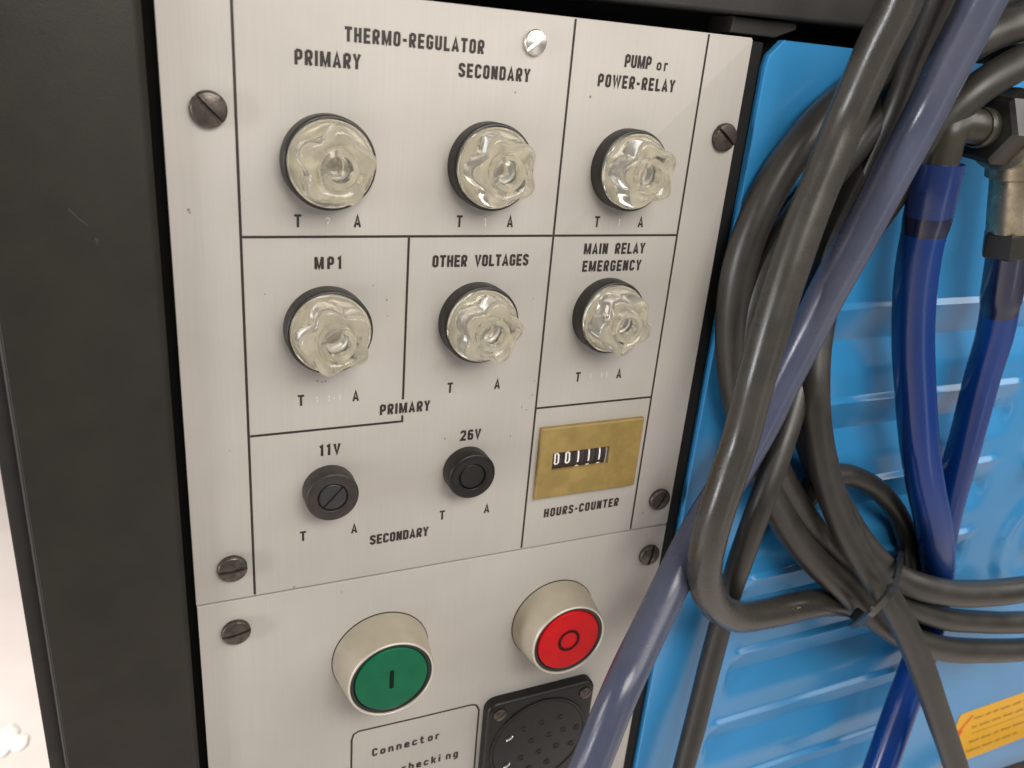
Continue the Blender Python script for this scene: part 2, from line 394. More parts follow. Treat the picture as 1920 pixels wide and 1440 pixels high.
def line(x0, z0, x1, z1, w, parent, y=-0.05, name='divider_line', mi='ink'):
    bm = bmesh.new(); d = Vector((x1 - x0, z1 - z0)).normalized(); n = Vector((-d.y, d.x)) * w / 2
    a = [(x0 + n.x, z0 + n.y), (x1 + n.x, z1 + n.y), (x1 - n.x, z1 - n.y), (x0 - n.x, z0 - n.y)]
    return obj(name, prism(a, 0.02, y), M[mi], parent)

def slot_screw(cx, cz, rad, hgt, ang, parent, m, slot=1.1, y0=0.0, depth=0.75, dome=0.45, name='screw', label=None, cross=False):
    dirv = Vector((math.cos(math.radians(ang)), 0, math.sin(math.radians(ang)))); nv = Vector((-dirv.z, 0, dirv.x))
    prof = [(rad * .97, 0), (rad, .25)]
    for i in range(6):
        a = i / 5 * PI / 2; prof.append((rad - 0.5 * hgt * (1 - math.cos(a)) - .0, hgt - 0.5 * hgt + 0.5 * hgt * math.sin(a)))
    last = prof[-1][0]
    for i in range(1, 5):
        f = 1 - i / 5; prof.append((last * f, hgt + dome * (1 - f * f)))
    prof.append((0, hgt + dome))
    out = bmesh.new(); tmp = []
    for sgn in (1, -1):
        q = lathe(prof, cx, cz, y0, 48)
        g = bmesh.ops.bisect_plane(q, geom=q.verts[:] + q.edges[:] + q.faces[:], plane_co=Vector((cx, 0, cz)) + nv * sgn * slot / 2,
                                   plane_no=nv * -sgn, clear_outer=True)
        ed = [e for e in g['geom_cut'] if isinstance(e, bmesh.types.BMEdge)]
        try: bmesh.ops.contextual_create(q, geom=ed)
        except Exception: pass
        me = bpy.data.meshes.new('tmp'); q.to_mesh(me); q.free(); tmp.append(me)
    base = lathe([(rad * .96, 0), (rad * .97, hgt - depth), (0, hgt - depth)], cx, cz, y0, 48)
    me = bpy.data.meshes.new('tmp'); base.to_mesh(me); base.free(); tmp.append(me)
    for me in tmp:
        out.from_mesh(me); bpy.data.meshes.remove(me)
    bmesh.ops.recalc_face_normals(out, faces=out.faces)
    o = obj(name, out, M[m], parent, smooth=35)
    if label: o['label'] = label
    return o

# ---------------------------------------------------------------- room: only the pale floor far below, seen past the cabinet
bm = bmesh.new()
vs = [bm.verts.new(p) for p in ((-9000, -9000, -950), (9000, -9000, -950), (9000, 9000, -950), (-9000, 9000, -950))]
bm.faces.new(vs)
o = obj('floor', bm, M['floor']); o['kind'] = 'structure'

# ---------------------------------------------------------------- cabinet frame
fr = thing('cabinet_frame', 'black powder-coated cabinet frame with broad left post around the metal panels', 'frame', (-40, 0, -300))
post = [(-58.2, 9), (-58.2, -2.4), (-57.4, -3.0), (-22.3, -3.0), (-21.6, -2.7), (-20.0, -0.4), (-20.0, 9)]
bm = bmesh.new()
for z in (-420, 420): pass
a = [bm.verts.new((x, y, -420)) for x, y in post]; b = [bm.verts.new((x, y, 420)) for x, y in post]
bm.faces.new(a); bm.faces.new(list(reversed(b))); loop_faces(bm, a, b); bmesh.ops.recalc_face_normals(bm, faces=bm.faces)
es = [e for e in bm.edges if abs(e.verts[0].co.z - e.verts[1].co.z) > 100]
bmesh.ops.bevel(bm, geom=es, offset=0.25, segments=2, affect='EDGES')
obj('post', bm, M['frame'], fr, smooth=30)
obj('chamfer_shade', box(-63.0, -58.25, 1.5, 9, -420, 420, .4, 3), M['void2'], fr, smooth=40)  # post chamfer as a dark strip; its shade is put into the colour
obj('top_rail', prism([(-19.7, 180.3), (197, 184.3), (620, 191), (620, 330), (-19.7, 330)], 60, -3.2, 1.2), M['rail'], fr, smooth=30)
obj('back_plate', box(-57, 620, 14, 18, -420, 260), M['void'], fr)
obj('gasket_strip', box(157.6, 163.6, 2.4, 13.8, -420, 176.5, .5), M['void'], fr)
obj('bracket', prism([(149, 178.2), (167, 178.2), (175, 181.2), (175, 183.2), (149.6, 183.0)], 13.8, 1.5, .4), M['void2'], fr)

# ---------------------------------------------------------------- upper control panel
up = thing('control_panel', 'pale brushed aluminium fuse panel with black printed legends and clear star knobs', 'control panel', (70, 0, 0))
obj('plate', prism([(-17.5, -0.15), (157.1, -0.35), (157.2, 176.6), (156.6, 177.3), (-17.2, 176.9)], 2.0, 0.0, .28), M['alu'], up, smooth=30)
LW = 0.72
line(0.0, 0.3, 0.0, 176.6, LW, up); line(93.4, 0.2, 93.4, 176.8, LW, up); line(140.0, 0.1, 140.0, 176.9, LW, up)
line(0.4, 114.7, 93.0, 114.7, LW, up); line(93.8, 114.7, 139.6, 114.7, LW, up)
line(93.8, 55.7, 139.6, 55.7, LW, up)
line(46.5, 114.3, 46.5, 63.4, LW, up); line(46.5, 58.0, 46.5, 55.55, LW, up)
line(0.4, 55.9, 46.1, 55.9, LW, up)
def word(t, x0, x1, z, H=3.55, **kw): return lettering(t, x0, x1, z, H, up, **kw)
word('THERMO-REGULATOR', 27.4, 66.0, 167.0); word('PRIMARY', 14.7, 31.6, 160.6, 3.7); word('SECONDARY', 58.9, 80.6, 160.7)
word('PUMP', 111.3, 120.6, 167.1); word('or', 122.6, 126.6, 166.9, 3.4, bold=1.0); word('POWER-RELAY', 102.9, 130.2, 161.1)
word('MP1', 19.4, 26.9, 107.3); word('OTHER VOLTAGES', 54.0, 85.5, 107.2); word('MAIN RELAY', 104.9, 127.9, 110.4); word('EMERGENCY', 105.1, 127.3, 104.7)
word('PRIMARY', 39.2, 55.5, 60.5); word('11V', 20.6, 26.9, 48.7, 3.7); word('26V', 66.6, 73.8, 48.5, 3.7)
word('SECONDARY', 37.0, 57.2, 13.7); word('HOURS-COUNTER', 101.2, 132.6, 13.4)
for z, xs in ((119.1, (15.0, 61.8, 108.5)), (66.0, (15.2, 62.0, 108.4)), (19.2, (15.3, 61.9))):
    for x in xs:
        word('T', x - .95, x + .95, z, 3.5, bold=1.1); word('A', x + 16.3 - .95, x + 16.3 + .95, z, 3.5, bold=1.1)
word('?', 22.4, 23.8, 118.9, 2.6, m='faded', bold=.6)
word('1', 69.6, 70.2, 118.9, 2.4, m='faded', bold=.6); word('1', 116.3, 116.9, 118.9, 2.4, m='faded', bold=.6)
word('1 1-1', 19.6, 27.0, 65.9, 1.9, m='faded', bold=.5); word('1 11', 113.0, 120.0, 66.0, 1.9, m='faded', bold=.5)

for i, (x, z, rad, hg, ang, m, nm) in enumerate((
        (-6.5, 146.8, 4.5, 2.0, -46, 'screw', None), (-6.4, 11.8, 4.5, 2.0, 4, 'screw', None), (152.0, 146.9, 4.5, 2.0, -38, 'screw', None),
        (150.9, 11.9, 4.5, 2.0, 60, 'screw', None), (81.0, 169.6, 3.5, 1.7, 40, 'nickel', 'bright nickel slotted screw'))):
    slot_screw(x, z, rad, hg, ang, up, m, slot=1.05 if m == 'screw' else .8, label=nm)

bm = bmesh.new()
for (x, y, z), w_ in (((-12.5, -0.1, 121.8), .9), ((-12.3, -0.1, 121.1), .6), ((5.8, -0.1, 98.8), .55), ((36.3, -0.1, 100.4), .5), ((40.4, -0.1, 95.9), .6), ((40.8, -0.1, 91.0), .45), ((20.0, -0.1, 71.9), .7), ((21.4, -0.1, 71.4), .5), ((22.5, -0.1, 71.5), .7), ((91.8, -0.1, 66.0), .6), ((88.0, -0.1, 56.8), .6), ((89.9, -0.1, 55.6), .5), ((61.2, -0.1, 48.2), .7), ((84.8, -0.1, 46.3), .5), ((144.5, -0.1, 6.5), .8), ((27.6, -0.1, -4.7), .5), ((12.2, -0.1, 0.5), .8), ((76.4, -0.1, 156.0), .6), ((100.9, -0.1, 156.3), .8), ((-5.5, -0.1, 52.0), .4), ((88.5, -0.1, 94.5), .4)):
    n_ = 7; ph_ = random.random() * 6
    bm.faces.new([bm.verts.new((x + w_ * .5 * random.uniform(.6, 1) * math.cos(ph_ - 2 * PI * i / n_), y, z + w_ * .6 * random.uniform(.6, 1) * math.sin(ph_ - 2 * PI * i / n_))) for i in range(n_)])
obj('dirt_specks', bm, M['dirt'], up, kind='stuff')
bm = bmesh.new()
for a_, b_2 in (((-39.6, -3.1, 122.4), (-37.3, -3.1, 119.8)), ((-37.3, -3.1, 119.8), (-35.7, -3.1, 118.3)), ((-34.5, -3.1, 115.4), (-34.0, -3.1, 113.5)), ((-34.3, -3.1, 115.0), (-33.5, -3.1, 114.6))):
    a_ = Vector(a_); b_2 = Vector(b_2); d_ = (b_2 - a_).normalized(); n_ = Vector((-d_.z, 0, d_.x)) * .16
    bm.faces.new([bm.verts.new(q) for q in (a_ + n_, b_2 + n_ * .5, b_2 - n_ * .5, a_ - n_)])
obj('scratch_marks', bm, M['scuff'], fr, kind='stuff')

# illuminated fuse holders: black bezel (part) > reflector, fuse end, clear star knob
def star_knob(cx, cz, phase, parent):
    seg = 120; bm = bmesh.new()
    def ring(r, out, lobes, rot=0.0):
        v = []
        for i in range(seg):
            a = 2 * PI * i / seg
            c = 0.5 + 0.5 * math.cos(5 * (a - phase))
            rr = r + lobes * (c ** 0.9 - 0.5)
            v.append(bm.verts.new((cx + rr * math.cos(a), -out, cz + rr * math.sin(a))))
        return v
    prof = [(11.1, 5.1, 0), (11.35, 5.4, 0), (11.35, 6.7, 0), (11.05, 7.1, 0), (10.5, 6.9, 0), (10.1, 7.0, .2), (9.6, 7.5, 1.4), (9.4, 8.8, 2.2),
            (9.2, 13.0, 2.3), (9.0, 13.9, 2.2), (8.5, 14.6, 2.0), (7.8, 14.9, 1.6), (6.9, 14.8, 1.0), (6.1, 14.3, .3), (5.7, 13.9, .1),
            (5.4, 13.5, 0), (5.15, 15.2, 0), (4.85, 15.8, 0), (4.2, 15.9, 0), (3.5, 15.7, 0), (3.2, 14.8, 0), (2.8, 8.2, 0), (2.3, 7.8, 0)]
    prev = None; first = None
    for r, out, lb in prof:
        rg = ring(r, out, lb)
        if prev: loop_faces(bm, prev, rg)
        else: first = rg
        prev = rg
    c = bm.verts.new((cx, -7.7, cz))
    for i in range(seg): bm.faces.new((prev[i], prev[(i + 1) % seg], c))
    c2 = bm.verts.new((cx, -5.2, cz))
    for i in range(seg): bm.faces.new((first[(i + 1) % seg], first[i], c2))
    bmesh.ops.recalc_face_normals(bm, faces=bm.faces)
    return obj('clear_star_knob', bm, M['clear'], parent, smooth=40)

for cx, cz, deg in ((22.8, 135.1, 12), (69.5, 135.4, 40), (116.3, 135.7, 34), (22.8, 88.3, 37), (69.2, 88.2, 8), (115.8, 88.3, 52)):
    prof = [(12.35, 0), (12.35, 4.9), (12.25, 5.3), (12.0, 5.55), (11.65, 5.6), (11.5, 5.4), (11.45, 3.6), (0, 3.6)]
    bz = obj('fuse_holder', lathe(prof, cx, cz, seg=96), M['bezel'], up, smooth=40)
    obj('reflector', lathe([(11.3, 3.7), (11.3, 4.6), (10.9, 4.8), (3.6, 4.6), (3.5, 4.2), (0, 4.2)], cx, cz), M['cream'], bz, smooth=40)
    obj('fuse_end', lathe([(3.3, 4.25), (3.3, 4.8), (2.9, 5.1), (1.6, 5.0), (0, 4.85)], cx, cz, seg=40), M['tin'], bz, smooth=40)
    star_knob(cx, cz, math.radians(deg), bz)

# the two secondary fuse caps
def fuse_cap(cx, cz, m, mi, slot_ang, label):
    prof = [(8.05, 0), (8.25, .3), (8.2, 5.6), (8.0, 6.1), (7.6, 6.35), (4.95, 6.35), (4.75, 6.2), (4.65, 5.2), (0, 5.2)]
    c = obj('fuse_cap', lathe(prof, cx, cz), M[m], up, smooth=40); c['label'] = label
    if slot_ang is None:
        obj('cap_insert', lathe([(4.35, 5.25), (4.35, 5.75), (4.1, 6.0), (3.3, 5.9), (0, 5.6)], cx, cz), M[mi], c, smooth=40)
    else:
        o = slot_screw(cx, cz, 4.35, .85, slot_ang, c, mi, slot=.75, y0=-5.25, depth=.6, dome=.02, name='cap_insert')
    return c
fuse_cap(23.4, 35.3, 'cap', 'capi', 47, 'dark grey fuse cap with a diagonal slot')
fuse_cap(69.4, 36.1, 'capd', 'capd', None, 'black fuse cap without a slot')

# hours counter
def frame_plate(x0, x1, z0, z1, a0, a1, c0, c1, yb, yf, bev):
    bm = bmesh.new()
    def rg(X0, X1, Z0, Z1, y): return [bm.verts.new(p) for p in ((X0, y, Z0), (X1, y, Z0), (X1, y, Z1), (X0, y, Z1))]
    A = rg(x0, x1, z0, z1, yb); B = rg(x0, x1, z0, z1, yf + bev); B2 = rg(x0 + bev, x1 - bev, z0 + bev, z1 - bev, yf)
    D = rg(a0, a1, c0, c1, yf); E = rg(a0 + .25, a1 - .25, c0 + .25, c1 - .25, yf + .5); F = rg(a0 + .25, a1 - .25, c0 + .25, c1 - .25, yb)
    for p, q in ((A, B), (B, B2), (B2, D), (D, E), (E, F)): loop_faces(bm, p, q)
    bmesh.ops.recalc_face_normals(bm, faces=bm.faces)
    return bm
cx0, cx1, cz0, cz1 = 95.8, 137.3, 20.7, 48.4; wx0, wx1, wz0, wz1 = 101.1, 124.7, 31.4, 38.7
cn = obj('hours_counter', frame_plate(cx0, cx1, cz0, cz1, wx0, wx1, wz0, wz1, -.02, -2.0, .45), M['brass'], up, smooth=25)
cn['label'] = 'brass-coloured hours counter plate reading 00111'
obj('window_back', box(wx0 - 1, wx1 + 1, .3, .6, wz0 - 1, wz1 + 1), M['wheel'], cn)
WR = 9.6; pw = (wx1 - wx0 - 1.2) / 5.15; zc = (wz0 + wz1) / 2; yc = WR - 1.15
for i in range(5):
    xa = wx0 + .45 + i * pw; xb = xa + pw - .22; bm = bmesh.new(); n = 20
    amax = math.asin(min(.99, (wz1 - wz0) / 2 / WR)) + .02
    rowa = []
    for j in range(n + 1):
        a = -amax + 2 * amax * j / n
        y = yc - WR * math.cos(a); z = zc + WR * math.sin(a)
        if y > .25: y = .25
        rowa.append((bm.verts.new((xa, y, z)), bm.verts.new((xb, y, z))))
    for j in range(n): bm.faces.new((rowa[j][0], rowa[j][1], rowa[j + 1][1], rowa[j + 1][0]))
    def dig(ch, zoff, H=4.9):
        wd = GL[ch][0] if ch != '1' else .1
        sts = [([(.05, 1), (.05, 0)], 0)] if ch == '1' else GL[ch][1]
        x0 = (xa + xb) / 2 - wd * H * .5 - .45
        for st, cl in sts:
            pts = []
            if cl: st = list(st) + [st[0]]
            for q in range(len(st)):
                p = Vector(st[q]); pts.append(p)
                if q + 1 < len(st) and (Vector(st[q + 1]) - p).length > .3:
                    e = Vector(st[q + 1])
                    for u in (1, 2, 3): pts.append(p.lerp(e, u / 4))
            if cl: pts = pts[:-1]
            keep = [p for p in pts if abs(zoff + (p.y - .5) * H) < WR * amax - .15]
            if len(keep) < 2: continue
            def put(q):
                s = (zoff + (q.y - .5) * H) / WR
                return (x0 + q.x * H, yc - (WR + .05) * math.cos(s), zc + (WR + .05) * math.sin(s))
            nf = len(bm.faces)
            ribbon(bm, keep, .125, bool(cl) and len(keep) == len(pts), put)
            bm.faces.ensure_lookup_table()
            for f in list(bm.faces)[nf:]: f.material_index = 1
    dig('0' if i < 2 else '1', .75); dig('1' if i < 2 else '2', .75 - 6.0)
    bmesh.ops.recalc_face_normals(bm, faces=bm.faces)
    for f in bm.faces:
        f.normal_update()
        if f.normal.y > 0: f.normal_flip()
    obj('number_wheel', bm, [M['wheel'], M['digit']], cn, smooth=60)

# ---------------------------------------------------------------- lower panel with the push buttons
lp = thing('switch_panel', 'pale aluminium panel with green and red push buttons and black connector socket', 'control panel', (70, 0, -100))
obj('plate', prism([(-17.3, -420), (157.0, -420), (157.0, -.95), (-17.3, -.75)], 2.0, 0.0, .28), M['alu'], lp, smooth=30)
slot_screw(-6.2, -12.3, 4.5, 1.9, 10, lp, 'screw', slot=.8)
slot_screw(150.5, -13.3, 4.5, 2.0, 80, lp, 'screw', slot=1.0)

def push_button(cx, cz, col, mark, label):
    rb = 17.25
    prof = [(rb + .25, 0), (rb + .22, .22), (rb, .3), (rb - .1, 1.0), (15.35, 12.9), (15.1, 13.6)]
    pb = obj('push_button', lathe(prof, cx, cz, seg=120, mis=[1, 1, 0, 0, 0, 0]), [M['collar'], M['seal']], lp, smooth=50); pb['label'] = label
    obj('rim', lathe([(15.1, 13.55), (15.02, 13.9), (14.75, 14.15), (14.45, 14.1), (14.3, 13.8), (14.3, 13.2)], cx, cz, seg=120), M['rim'], pb, smooth=60)
    obj('gasket', lathe([(14.35, 13.3), (14.1, 13.55), (13.2, 13.45), (12.8, 12.9), (12.8, 12.5), (0, 12.5)], cx, cz, seg=96), M['seal'], pb, smooth=60)
    obj('button_face', lathe([(12.75, 12.55), (12.75, 13.4), (12.5, 13.75), (11.9, 13.8), (6, 13.7), (0, 13.66)], cx, cz, seg=96), M[col], pb, smooth=60)
    if mark == 'I':
        obj('mark', prism(rrect(cx - .72, cx + .72, cz - 3.75, cz + 3.75, .25), -13.6, -13.82), M['greend'], pb)
    else:
        bm = bmesh.new(); ribbon(bm, arc(0, 0, 3.95, 4.15, 0, 357, 59), 1.15, True, lambda q: (cx + q.x, -13.84, cz + q.y))
        for f in bm.faces:
            f.normal_update()
            if f.normal.y > 0: f.normal_flip()
        obj('mark', bm, M['redd'], pb)
push_button(41.9, -34.0, 'green', 'I', 'green push button marked I in a tall cream collar')
push_button(110.2, -35.0, 'red', 'O', 'red push button marked O in a tall cream collar')

# printed box round the connector legend
boxpts = [(31.9, -130.0), (31.8, -70.9), (32.5, -68.3), (34.3, -67.4), (56.7, -68.1), (78.7, -68.5), (80.8, -69.3), (82.1, -72.1), (82.1, -88.2), (82.6, -130.0)]
bm = bmesh.new(); ribbon(bm, boxpts, .75, False, lambda q: (q.x, -.05, q.y))
for f in bm.faces:
    f.normal_update()
    if f.normal.y > 0: f.normal_flip()
obj('outline_box', bm, M['ink'], lp)
lettering('Connector', 39.6, 68, -79.6, 3.7, lp, bold=1.3, wide=1.22, mono=3.12)
lettering('checking', 51.2, 78, -91.6, 3.7, lp, bold=1.3, wide=1.22, mono=3.05)

cs = obj('connector_socket', prism(rrect(84.0, 131.6, -115.6, -67.2, 4.5), 0, -4.6, 1.5), M['conn'], lp, smooth=40)
cs['label'] = 'black square connector socket with round insert'
ccx, ccz = 107.8, -92.0
obj('rim_ring', lathe([(21.6, 4.5), (21.5, 5.1), (21.1, 5.3), (20.6, 5.1), (20.4, 4.62)], ccx, ccz, seg=96), M['conn'], cs, smooth=50)
obj('insert', lathe([(20.2, 4.55), (20.2, 4.9), (19.8, 5.0), (0, 5.0)], ccx, ccz, seg=96), M['capd'], cs, smooth=50)
for x, z in ((89.0, -72.3), (127.2, -72.6)):
    slot_screw(x, z, 2.6, 1.0, 35, cs, 'screw', slot=.5, y0=-4.6, depth=.5, dome=.5)
for x, z in ((116.8, -82.4), (125.2, -90.4), (108.4, -82.6), (100.2, -83.4), (104.6, -90.8), (112.4, -90.2), (119.0, -89.6), (100.4, -98.6), (108.6, -98.0), (116.6, -97.4), (123.6, -98.4), (104.8, -105.6), (113.0, -105.0)):
    obj('contact_hole', lathe([(1.55, 4.98), (1.5, 5.2), (1.15, 5.22), (1.0, 5.05), (0, 5.04)], x, z, seg=20, mis=[0, 0, 0, 1]), [M['capd'], M['hole_shade']], cs, smooth=50)  # flat black disc paints the shade inside each hole
for z in (-85.6, -100.0):
    bm = lathe([(.75, 0), (.75, .5), (.5, .8), (0, .85)], 0, 0, seg=20)
    for v in bm.verts: v.co = Vector((94.2 + v.co.x * 1.9 + v.co.z * .3, v.co.y - 5.0, z + v.co.z * .8 + v.co.x * 1.0))
    obj('contact_pin', bm, M['nickel'], cs, smooth=50)

# ---------------------------------------------------------------- blue louvred cover
cv = thing('blue_cover', 'glossy blue sheet-metal cover with pressed horizontal louvres right of the panels', 'cover', (300, 0, -300))
LZ = [85.6 - 40.7 * i for i in range(0, 9)]
def sm(t): t = max(0, min(1, t)); return t * t * (3 - 2 * t)
def louvre(x, z):
    d = 0.0
    for i, z0 in enumerate(LZ):
        t = z0 - z
        if -2.2 <= t <= 30:
            if t < 0: p = 2.0 * sm((t + 2.2) / 2.2)
            elif t < 15: p = 2.0 - 6.6 * (t / 15)
            elif t < 27.5: p = -4.6 * (1 - (t - 15) / 12.5)
            else: p = 0
            xl = 203 + 2.5 * math.sin(i * 2.1); e = sm((x - xl) / 6.0)
            # rounded shoulder at the left end of each pressing
            e *= sm((352 - x) / 9.0)
            d = p * e
    rr = math.hypot(x - 405, z + 50)
    if rr < 36: d = max(d * sm((rr - 30) / 6), 2.4 * sm((34 - rr) / 5.0) - 1.6 * sm((26 - rr) / 5.0) + 2.2 * sm((14 - rr) / 5))
    return d
bm = bmesh.new()
xs = [164.2 + i * .8 for i in range(5)] + [168.4 + 1.5 * i for i in range(0, 40)] + [228.4 + 2.5 * i for i in range(0, 118)]
zs = [177.4 - 4.0 * i for i in range(0, 22)]
for z0 in LZ:
    zs += [z0 + 2.2, z0 + 1.6, z0 + 0.8, z0, z0 - 1.2] + [z0 - 15 * q / 8 for q in range(2, 9)] + [z0 - 15 - 12.5 * q / 6 for q in range(1, 7)] + [z0 - 30.5, z0 - 34]
zs += [LZ[-1] - 40 - 5 * i for i in range(0, 12)]
grid = []
for j, z in enumerate(zs):
    row = []
    for i, x in enumerate(xs):
        e = min((x - 164.2), (177.6 - z)); rnd = 0.0
        y = -louvre(x, z) - .35
        row.append((x, y, z))
    grid.append(row)
V = {}
def inside(x, z): return (x - 164.2) + (177.4 - z) > 5.6
for j, row in enumerate(grid):
    for i, p in enumerate(row):
        if inside(p[0], p[2]) or True:
            x, y, z = p
            # chamfered top-left corner: slide the vertices onto the chamfer
            if (x - 164.2) + (177.4 - z) < 5.6:
                q = (5.6 - ((x - 164.2) + (177.4 - z))) / 2; x += q; z -= q
            V[(j, i)] = bm.verts.new((x, y, z))
for j in range(len(zs) - 1):
    for i in range(len(xs) - 1):
        q = [V[(j, i)], V[(j, i + 1)], V[(j + 1, i + 1)], V[(j + 1, i)]]
        try: bm.faces.new(q)
        except Exception: pass
bmesh.ops.remove_doubles(bm, verts=bm.verts, dist=.02)
bmesh.ops.dissolve_degenerate(bm, edges=bm.edges, dist=.01)
bmesh.ops.recalc_face_normals(bm, faces=bm.faces)
bound = [e for e in bm.edges if e.is_boundary]
ex = bmesh.ops.extrude_edge_only(bm, edges=bound)
nv = [g for g in ex['geom'] if isinstance(g, bmesh.types.BMVert)]
for v in nv:
    v.co.y += .35
    if v.co.x < 170: v.co.x -= .3
    if v.co.z > 172: v.co.z += .3
ex2 = bmesh.ops.extrude_edge_only(bm, edges=[g for g in ex['geom'] if isinstance(g, bmesh.types.BMEdge)])
for v in [g for g in ex2['geom'] if isinstance(g, bmesh.types.BMVert)]: v.co.y += 2.6
bmesh.ops.recalc_face_normals(bm, faces=bm.faces)
me_n = sum(f.normal.y * f.calc_area() for f in bm.faces)
if me_n > 0: bmesh.ops.reverse_faces(bm, faces=bm.faces)
obj('louvred_sheet', bm, M['blue'], cv, smooth=28)
obj('cover_screw', lathe([(5.2, .3), (5.2, 1.6), (4.4, 2.6), (2.2, 2.7), (2.0, 1.8), (0, 1.8)], 201.5, 165.5, seg=40), M['bezel'], cv, smooth=40)
kc = (382.4, -4.0, -0.5)
obj('cover_knob', lathe([(7.2, 0), (7.4, 1), (7.2, 6), (6.2, 7.6), (3, 8.2), (0, 8.3)], kc[0], kc[2], y0=-.2, seg=48), M['creamk'], cv, smooth=45, label='round cream plastic knob')

# warning sticker on the cover
sk = obj('warning_sticker', prism(rrect(396.5, 475, -215.5, -172.3, 3), -.45, -.75), M['yellow'], cv, label='yellow warning sticker with red lightning mark and brown print')
bm = bmesh.new()
for pts in ([(409, -176.5), (400.5, -187), (403.5, -187.5), (399, -196.5)],):
    ribbon(bm, pts, 2.2, False, lambda q: (q.x, -.82, q.y))
ribbon(bm, [(399.3, -197), (402.2, -193.2)], 1.6, False, lambda q: (q.x, -.83, q.y))
for fc in bm.faces:
    fc.normal_update()
    if fc.normal.y > 0: fc.normal_flip()
obj('lightning_mark', bm, M['redp'], sk)
bm = bmesh.new(); rs = random.Random(4)
for r, z in enumerate((-179.5, -187.0, -192.6, -199.5, -207.5)):
    x = 412.0 + r * 1.2
    if r == 2:
        ribbon(bm, [(x, z), (468, z)], .5, False, lambda q: (q.x, -.82, q.y)); continue
    while x < 464:
        wl = rs.choice((4.5, 7, 9, 12))
        xx = x
        while xx < min(x + wl, 467):          # small print: a word of short upright strokes
            hh = rs.choice((1.5, 1.5, 2.2))
            ribbon(bm, [(xx, z - 1.1), (xx, z - 1.1 + hh)], .55, False, lambda q: (q.x, -.82, q.y))
            ribbon(bm, [(xx + .1, z - .2), (xx + .85, z - .2)], .7, False, lambda q: (q.x, -.824, q.y))
            xx += 1.15
        x = xx + 2.2
for fc in bm.faces:
    fc.normal_update()
    if fc.normal.y > 0: fc.normal_flip()
obj('small_print', bm, M['brown'], sk, kind='stuff')

# ---------------------------------------------------------------- cables and hoses
def hose(name, label, cat, pts, d, m, group='cables and hoses hanging over the cover', **kw):
    o = obj(name, tube(pts, d / 2, **kw), [M[q] for q in m] if isinstance(m, tuple) else M[m], None, smooth=60); tag(o, label, cat, group); return o

# thick grey hose in front: comes down from the top, turns sharply and runs right
hose('rubber_hose', 'thick grey rubber hose in front, with sharp elbow bend at its lower end', 'hose',
     [(174.0, -40.0, 200.8), (175.0, -38.0, 189.1), (174.2, -34.0, 175.0), (173.5, -30.0, 158.3), (169.1, -30.0, 140.2), (164.0, -31.0, 122.3), (159.0, -33.0, 103.0), (154.4, -35.0, 76.8), (152.7, -35.0, 51.4), (148.3, -37.0, 36.5), (146.4, -37.0, 21.6), (148.2, -35.0, 7.0), (153.9, -32.0, -7.1), (164.8, -28.0, -21.4), (181.2, -24.0, -33.2), (201.0, -20.0, -39.2), (226.2, -16.0, -43.5), (257.0, -10.0, -53.7), (284.6, -7.5, -67.9), (304.1, -10.0, -80.3), (321.8, -14.0, -89.8)],
     12.4, 'glossb')
bm = bmesh.new()
for a_, b_2, w_ in (((203.3, -23.6, -36.0), (203.6, -23.3, -39.2), .35), ((209.5, -23.3, -36.9), (209.7, -23.0, -40.1), .35), ((210.9, -23.2, -36.7), (211.2, -22.9, -40.0), .4), ((214.1, -23.0, -37.1), (212.6, -22.8, -40.4), .4), ((215.1, -22.9, -37.1), (215.4, -22.6, -40.4), .3), ((222.7, -21.6, -39.3), (225.0, -21.2, -39.5), .3), ((201.8, -23.7, -37.2), (204.8, -23.5, -37.3), .25)):
    a_ = Vector(a_); b_2 = Vector(b_2); n_ = (b_2 - a_).normalized().cross(Vector((.63, .55, -.55))).normalized() * w_ / 2
    bm.faces.new([bm.verts.new(q) for q in (a_ + n_, b_2 + n_, b_2 - n_, a_ - n_)])
obj('worn_print', bm, M['cream'], [q for q in C.objects if q.name == 'rubber_hose'][0], kind='stuff')
# smoky blue hose crossing behind it
hose('smoky_hose', 'smoky blue-grey hose crossing diagonally from top right to bottom centre', 'hose',
     [(201.5, -46.0, 203.7), (202.5, -42.0, 191.8), (204.2, -36.0, 177.5), (205.4, -30.0, 160.0), (201.1, -27.0, 140.6), (196.8, -24.0, 120.7), (192.2, -20.0, 98.2), (190.3, -17.0, 82.8), (185.0, -16.0, 64.4), (176.4, -17.0, 43.2), (167.2, -18.0, 26.1), (157.2, -19.0, 8.9), (142.5, -26.0, -9.3), (128.9, -35.0, -19.4), (113.5, -46.0, -29.4), (99.0, -54.0, -53.5), (89.0, -60.0, -69.7)],
     13.2, 'hose')
# thin cable between the two, straight down to the bottom edge
hose('thin_cable', 'thin black cable between the two front hoses, running straight down to bottom edge', 'cable',
     [(205.2, -26.0, 205.6), (207.4, -22.0, 192.8), (210.5, -16.0, 177.5), (212.8, -11.0, 158.8), (209.8, -9.0, 139.1), (206.4, -7.0, 118.0), (205.0, -6.0, 96.0), (202.7, -6.5, 73.3), (195.2, -14.0, 54.1), (186.8, -20.0, 36.8), (179.2, -24.0, 17.4), (179.3, -20.0, -11.3), (186.8, -10.0, -43.3), (185.3, -10.0, -70.9), (182.3, -12.0, -100.9), (179.2, -14.0, -122.8), (177.7, -16.0, -152.8)],
     9.6, 'black2')
